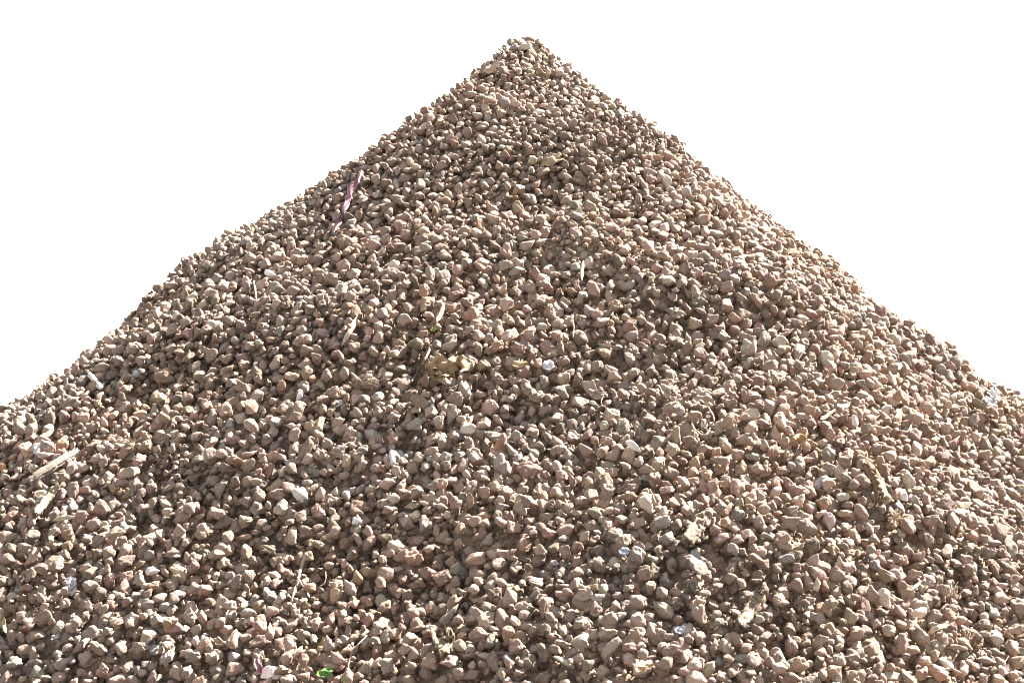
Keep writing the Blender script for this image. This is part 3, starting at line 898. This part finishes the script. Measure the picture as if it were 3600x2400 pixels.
# leaves and paper
leaf('dry_leaf', 'large crumpled dry leaf, orange-tan and rolled up, left of the heap centre', 'dry leaf', 1572, 1285, 140, 95, 25, [(.34, .235, .15), (.42, .27, .145)], 'the large crumpled dry leaf', 41, curl=1.2, crumple=.3, lift=.042, jag=.1, pieces=6)
leaf('green_leaf', 'bright green leaf scrap at the bottom edge', 'leaf', 1143, 2362, 58, 36, 15, [(.045, .15, .015), (.09, .26, .03)], 'the bright green leaf', 42, curl=.6, crumple=.12, jag=.22, lift=.018)
leaf('yellow_leaf', 'pale yellow-green leaf scrap right below the bright green leaf', 'leaf', 1216, 2390, 36, 22, -25, [(.32, .34, .08), (.26, .32, .07)], None, 43, curl=.5, crumple=.12, jag=.2, lift=.014)
leaf('green_sprout', 'tiny yellow-green sprout left of a white chunk', 'sprout', 1522, 1156, 20, 17, 30, [(.17, .26, .04), (.24, .31, .05)], 'the tiny green sprout', 44, curl=.9, lift=.01)
leaf('dry_leaf', 'arched dry brown leaf below the top of the ridge', 'dry leaf', 1940, 562, 84, 40, 20, [(.40, .30, .20), (.46, .34, .21)], 'the arched dry leaf', 45, curl=-1.0, lift=.016)
leaf('dry_leaf', 'pale crumpled straw-coloured leaf just below the summit on the left', 'dry leaf', 1728, 238, 62, 28, 35, [(.60, .48, .34), (.55, .40, .26)], 'the straw-coloured leaf below the summit', 46, curl=.8)
leaf('orange_leaf', 'orange-brown leaf scrap on the right slope', 'dry leaf', 2812, 1543, 48, 38, -10, [(.45, .24, .07), (.40, .26, .12)], 'the orange-brown leaf scrap', 47, curl=.8, lift=.014)
leaf('orange_leaf', 'yellow-brown leaf scrap above the thick curved stick', 'dry leaf', 1826, 1278, 52, 30, 10, [(.52, .34, .13), (.44, .32, .2)], 'the yellow-brown leaf scrap', 48, curl=.7)
leaf('black_leaf', 'dead black leaf in a hollow below the grey slab', 'dry leaf', 2440, 2060, 42, 34, -35, [(.05, .042, .038), (.09, .075, .065)], 'the dead black leaf', 49, curl=.8)
leaf('dark_leaf', 'pointed dark brown curled leaf at the lower left of centre', 'dry leaf', 1078, 2190, 50, 30, -40, [(.15, .115, .09), (.2, .15, .11)], 'the pointed dark curled leaf', 50, curl=1.0, lift=.016)
leaf('dry_leaf', 'crumbling grey-brown leaf right of the thick curved stick', 'dry leaf', 2095, 1385, 58, 34, -20, [(.30, .24, .19), (.36, .28, .21)], 'the crumbling leaf', 51, curl=.7)
leaf('dry_leaf', 'frayed pale leaf hanging over a brown block stone', 'dry leaf', 2338, 1372, 30, 60, 20, [(.46, .38, .28), (.36, .28, .2)], 'the frayed pale leaf', 52, curl=1.0, lift=.016)
leaf('dry_leaf', 'curved dry brown leaf wrapped over a round stone right of centre', 'dry leaf', 2480, 1400, 70, 42, -35, [(.42, .33, .23), (.34, .25, .17)], 'the leaf wrapped over a round stone', 53, curl=-1.1, lift=.02)
leaf('orange_leaf', 'small rusty orange leaf at the far left edge', 'dry leaf', 6, 1636, 26, 22, 10, [(.50, .22, .08), (.46, .26, .12)], None, 54)
leaf('paper_scrap', 'white and orange paper scrap beside the short tan bark strip', 'paper scrap', 144, 1731, 44, 26, 0, [(.78, .74, .66), (.74, .52, .25)], 'the white and orange paper scrap', 55, curl=.4, crumple=.08, lift=.012)
leaf('plastic_film', 'crumpled white plastic film above the long grey bark strip', 'plastic film', 128, 1590, 54, 60, 30, [(.72, .69, .66), (.62, .58, .55)], 'the white film by the bark', 56, mat=M_FILM, crumple=.2, curl=.8, lift=.014, pieces=3)
leaf('plastic_film', 'crumpled white plastic film at the lower left of the heap', 'plastic film', 252, 2062, 62, 60, -40, [(.66, .66, .68), (.45, .42, .40)], 'the white film at lower left', 57, mat=M_FILM, crumple=.2, curl=.9, lift=.014, pieces=3)
leaf('plastic_film', 'clear crinkled plastic film standing near the right edge', 'plastic film', 3492, 1408, 62, 92, -15, [(.74, .72, .74), (.68, .66, .68)], 'the clear film near the right edge', 58, mat=M_CLEAR, crumple=.2, curl=.7, lift=.014, pieces=4)
leaf('plastic_film', 'dull grey crumpled film draped over stones on the right slope', 'plastic film', 2898, 1690, 84, 34, 20, [(.42, .39, .38), (.34, .31, .30)], 'the dull grey film', 59, mat=M_FILM, crumple=.22, curl=-.8, lift=.016)
leaf('foil_scrap', 'silvery speckled foil scrap above the thick curved stick', 'foil scrap', 1928, 1282, 42, 42, -30, [(.52, .54, .56), (.62, .63, .64)], 'the silvery foil scrap', 60, curl=.2, crumple=.08, mat=M_PALE, lift=.024, jag=.08)
leaf('plastic_film', 'small torn white film in a dark hollow at the left', 'plastic film', 362, 1935, 34, 22, 35, [(.76, .75, .75), (.6, .58, .57)], None, 61, mat=M_FILM, curl=.6)
leaf('plastic_film', 'second torn white film near the left bottom corner', 'plastic film', 196, 2235, 34, 22, 35, [(.74, .73, .73), (.6, .58, .57)], None, 62, mat=M_FILM, curl=.6)
leaf('glass_shard', 'blue-grey glass shard left of the heap centre', 'glass shard', 1186, 1418, 44, 26, 25, [(.34, .38, .42), (.44, .47, .5)], 'the blue-grey glass shard', 63, curl=.1, crumple=.05, mat=M_FILM, thick=.003, lift=.012)
leaf('glass_shard', 'upper blue-grey shard in a hollow between two leaves at the lower right', 'glass shard', 2194, 1936, 38, 30, 20, [(.36, .42, .48), (.30, .34, .38)], None, 64, curl=.2, crumple=.08, mat=M_FILM, thick=.003, lift=.012, group='blue-grey shards')
leaf('glass_shard', 'lower blue-grey shard right of the pale block slab at the bottom', 'glass shard', 2390, 2212, 38, 30, 20, [(.36, .42, .48), (.30, .34, .38)], None, 65, curl=.2, crumple=.08, mat=M_FILM, thick=.003, lift=.012, group='blue-grey shards')
leaf('orange_peel', 'upper curled orange peel strip at the lower right of centre', 'peel', 2068, 2066, 62, 20, 12, [(.58, .36, .14), (.55, .40, .24)], 'the upper orange peel strip', 66, curl=1.3, lift=.018, jag=.3, group='orange peel strips')
leaf('orange_peel', 'lower curled orange peel strip at the bottom', 'peel', 2265, 2342, 60, 20, 12, [(.58, .36, .14), (.55, .40, .24)], 'the lower orange peel strip', 67, curl=1.3, lift=.018, jag=.3, group='orange peel strips')
leaf('white_flake', 'white crumpled flake at upper left of the heap centre', 'flake', 1318, 838, 42, 28, -15, [(.76, .73, .68), (.62, .56, .48)], 'the white crumpled flake', 68, curl=.6, crumple=.25)
leaf('plastic_scrap', 'small teal plastic scrap near the right skyline', 'plastic scrap', 3492, 1363, 24, 14, 20, [(.06, .22, .17), (.1, .3, .22)], 'the teal plastic scrap', 69, mat=M_FILM)
leaf('plastic_scrap', 'small pink-red plastic scrap on the bright right slope', 'plastic scrap', 3362, 1548, 15, 19, 10, [(.62, .16, .15), (.58, .24, .22)], None, 70, mat=M_FILM)
leaf('slate_chip', 'small black slate chip near the right edge', 'slate chip', 3487, 1540, 17, 24, -15, [(.055, .058, .07), (.07, .07, .08)], 'the black slate chip', 71, curl=.05, crumple=.04, thick=.004, lift=.012)

# plaster and bone
chunk('plaster_chunk', 'white knobbly plaster chunk at the left of the heap', 'plaster chunk', 735, 1593, 48, 44, 40, 20, (.76, .74, .72), 'the knobbly white plaster chunk', 81, rough=3.5)
chunk('plaster_chunk', 'white speckled plaster chunk standing among brown stones, lower left of centre', 'plaster chunk', 1255, 1830, 34, 44, 26, -15, (.76, .75, .74), 'the speckled plaster chunk', 82, col2=(.42, .40, .37))
chunk('shell_shard', 'thin bright white shard on the right of the heap centre', 'shard', 2227, 1569, 66, 26, 22, -45, (.80, .78, .74), 'the thin bright white shard', 83, rough=.8)
chunk('bone_bit', 'small white bone-like bit with flared ends on the right slope', 'bone', 3005, 1478, 24, 42, 22, 5, (.72, .68, .60), 'the bone-like bit', 84, rough=1.6)
chunk('white_shard', 'small pointed white shard left of the blue-grey glass shard', 'shard', 1054, 1393, 20, 36, 16, -15, (.78, .76, .72), None, 85, rough=.6)
chunk('white_shard', 'broad white shard near the left side below the white stick', 'shard', 478, 1318, 30, 38, 18, -25, (.78, .77, .74), 'the broad white shard', 86, rough=.8)

# roots, straws and fibres
root('root', 'pale forked root running down below the heap centre left', 'root', [(1078, 1945), (1062, 1985), (1050, 2025), (1034, 2080), (1024, 2112)], 6.5, (.46, .38, .29), 'the pale forked root', [[(1048, 2030), (1060, 2052), (1072, 2066)]], seed=101)
root('root', 'thin reddish curled root looping over a round stone', 'root', [(1118, 1996), (1138, 1998), (1147, 2022), (1140, 2048), (1122, 2062)], 2.6, (.36, .22, .16), 'the curled reddish root', lift=.016, seed=102)
root('root', 'dark root bundle trailing left from the large crumpled dry leaf', 'root', [(1512, 1225), (1490, 1268), (1466, 1310), (1446, 1340)], 5, (.23, .17, .13), None, [[(1515, 1250), (1500, 1300), (1474, 1332)], [(1546, 1300), (1506, 1330), (1482, 1342)]], seed=103)
root('straw', 'bent pale straw curling below a round stone right of centre', 'straw', [(2432, 1488), (2446, 1512), (2474, 1527), (2488, 1520), (2496, 1502)], 3.4, (.58, .50, .38), 'the bent pale straw', lift=.014, seed=104)
root('straw', 'long tan straw beside the leaf wrapped over a round stone', 'straw', [(2472, 1400), (2492, 1432), (2510, 1466), (2504, 1490)], 3.4, (.48, .38, .26), None, lift=.018, seed=105)
root('straw', 'thin dark upright straw above the heap centre', 'straw', [(2014, 1125), (2018, 1150), (2015, 1186)], 2.4, (.50, .44, .36), None, lift=.014, seed=106)
root('root', 'thin curved brown root right of the large crumpled dry leaf', 'root', [(1654, 1350), (1650, 1378), (1640, 1402), (1630, 1428)], 2.4, (.28, .20, .15), None, lift=.014, seed=107)
root('straw', 'thin white curved straw on the upper left slope', 'straw', [(892, 988), (896, 1012), (900, 1036), (902, 1052)], 3, (.72, .68, .60), 'the thin white straw', lift=.014, seed=108)
root('root', 'short dark brown root below the blocky stone right of centre', 'root', [(2285, 1720), (2296, 1742), (2306, 1770)], 3.6, (.20, .15, .11), None, seed=109)
root('straw', 'pale hair-thin straw with a hooked tip in the centre', 'straw', [(2120, 1432), (2114, 1412), (2118, 1396), (2126, 1394)], 2.2, (.60, .54, .46), None, lift=.016, seed=110)
root('root', 'thin pale root strand below the dark curled leaf at the bottom', 'root', [(1292, 2230), (1262, 2260), (1240, 2285), (1228, 2320), (1222, 2360)], 2.6, (.42, .34, .28), None, seed=111)
root('root', 'thin tan straw arching on the bright right slope', 'root', [(3218, 1462), (3206, 1490), (3190, 1515), (3168, 1512)], 3, (.52, .42, .30), None, lift=.012, seed=112)
tuft('fibre_tuft', 'pale straw fibre tuft near the left skyline', 'fibre tuft', 812, 930, 80, 35, (.58, .48, .34), 16, 30, seed=121, phrase='the pale straw tuft')
tuft('fibre_tuft', 'orange fibre tuft at the lower left of the heap', 'fibre tuft', 704, 2090, 40, 75, (.55, .36, .16), 18, 28, seed=122, phrase='the orange fibre tuft')
tuft('fibre_tuft', 'brown fibre strand above the upper pale wood shaving', 'fibre tuft', 3350, 2085, 110, 70, (.42, .30, .20), 14, 7, seed=123, phrase='the upper brown fibre strand', group='brown fibre strands')
tuft('fibre_tuft', 'brown fibre strand right of the lower pale wood shaving', 'fibre tuft', 3404, 2238, 110, 70, (.42, .30, .20), 14, 7, seed=124, phrase='the lower brown fibre strand', group='brown fibre strands')
tuft('fibre_tuft', 'brown fibre strand high on the lower right slope', 'fibre tuft', 3148, 1815, 90, 75, (.44, .32, .21), 14, 8, seed=125, group='brown fibre strands')
tuft('fibre_tuft', 'matted dark root fibres left of the large crumpled dry leaf', 'fibre tuft', 1302, 1345, 70, 40, (.20, .145, .105), 40, 50, r=1.1, seed=126, phrase='the matted dark fibres')
tuft('fibre_tuft', 'small orange fibre tuft at the far lower left edge', 'fibre tuft', 12, 1990, 40, 10, (.56, .36, .18), 14, 30, seed=127)
tuft('fibre_tuft', 'tan straw wisps on the bright right slope', 'fibre tuft', 3165, 1500, 70, -50, (.58, .46, .30), 9, 25, seed=128)
tuft('fibre_tuft', 'dry straw bits beside the pale forked root', 'fibre tuft', 1150, 1885, 70, 15, (.50, .40, .27), 12, 40, seed=129)
tuft('fibre_tuft', 'orange crumbly fibres on the right skyline', 'fibre tuft', 2375, 535, 34, 60, (.56, .38, .20), 14, 35, seed=130)
tuft('fibre_tuft', 'dark fibres around a blue-grey shard at lower left', 'fibre tuft', 450, 1560, 60, 30, (.30, .24, .19), 8, 45, seed=131)
tuft('fibre_tuft', 'hanging straw fibres above a leaf on the ridge', 'fibre tuft', 2030, 1000, 50, 80, (.5, .42, .3), 6, 20, seed=132)

# ------------------------------------------------------------------ the three hundred biggest stones, each a thing
CNAME = {'b': 'brown', 't': 'tan', 'g': 'grey-brown', 'r': 'reddish brown', 'k': 'pinkish tan', 'p': 'pale beige', 'w': 'white', 'd': 'dark brown', 's': 'slate grey'}
def look(h):
    e = max(h['w'], h['h']) / min(h['w'], h['h'])
    if e > 1.75: sh = 'elongated'
    elif e > 1.3: sh = 'oblong'
    elif max(h['w'], h['h']) > 64: sh = 'large'
    elif PROTOS[h['proto']].p > 18: sh = 'angular'
    else: sh = 'rounded'
    return f"{sh} {CNAME[h['key']]} stone"
def where(dx, dy):
    a = math.degrees(math.atan2(-dy, dx)) % 360
    return ['right of', 'up right from', 'above', 'up left from', 'left of', 'down left from', 'below', 'down right from'][int((a + 22.5) // 45) % 8]
seen = {}
for h in HEROES:
    best = min(LAND, key=lambda l: (l[1] - h['px']) ** 2 + (l[2] - h['py']) ** 2)
    dist = math.hypot(best[1] - h['px'], best[2] - h['py'])
    h['base'] = (look(h), where(h['px'] - best[1], h['py'] - best[2]), best[0]); h['dist'] = dist
    seen.setdefault(h['base'], []).append(h)
ORD = ['nearest', 'second nearest', 'third nearest', 'fourth nearest', 'fifth nearest', 'sixth nearest']
for k, lst in seen.items():
    lst.sort(key=lambda h: h['dist'])
    for i, h in enumerate(lst):
        h['label'] = f"{k[0]} {k[1]} {k[2]}" + (f", {ORD[min(i, 5)]} of its kind" if len(lst) > 1 else '')
        if len(h['label'].split()) > 16: h['label'] = h['label'].replace(' of its kind', '')
for h in HEROES:
    pr = PROTOS[h['proto']]
    X, Y = np.array(h['X']), np.array(h['Y'])
    C_ = to3d(X, Y, h['n']); Fm = frame(X, Y)
    co = (pr.get(4) * h['ax']) @ (Fm @ h['R']).T
    c = tint(h['key'], rng, 0.08)
    me = mesh_from_arrays('gravel_stone', co, ICO[4][1], np.tile(c, (len(co), 1)))
    o = link('gravel_stone', me, M_PALE if h['key'] in 'wps' else M_STONE, loc=tuple(C_))
    tag(o, h['label'], 'stone', 'larger stones lying on the gravel pile')
print('done')
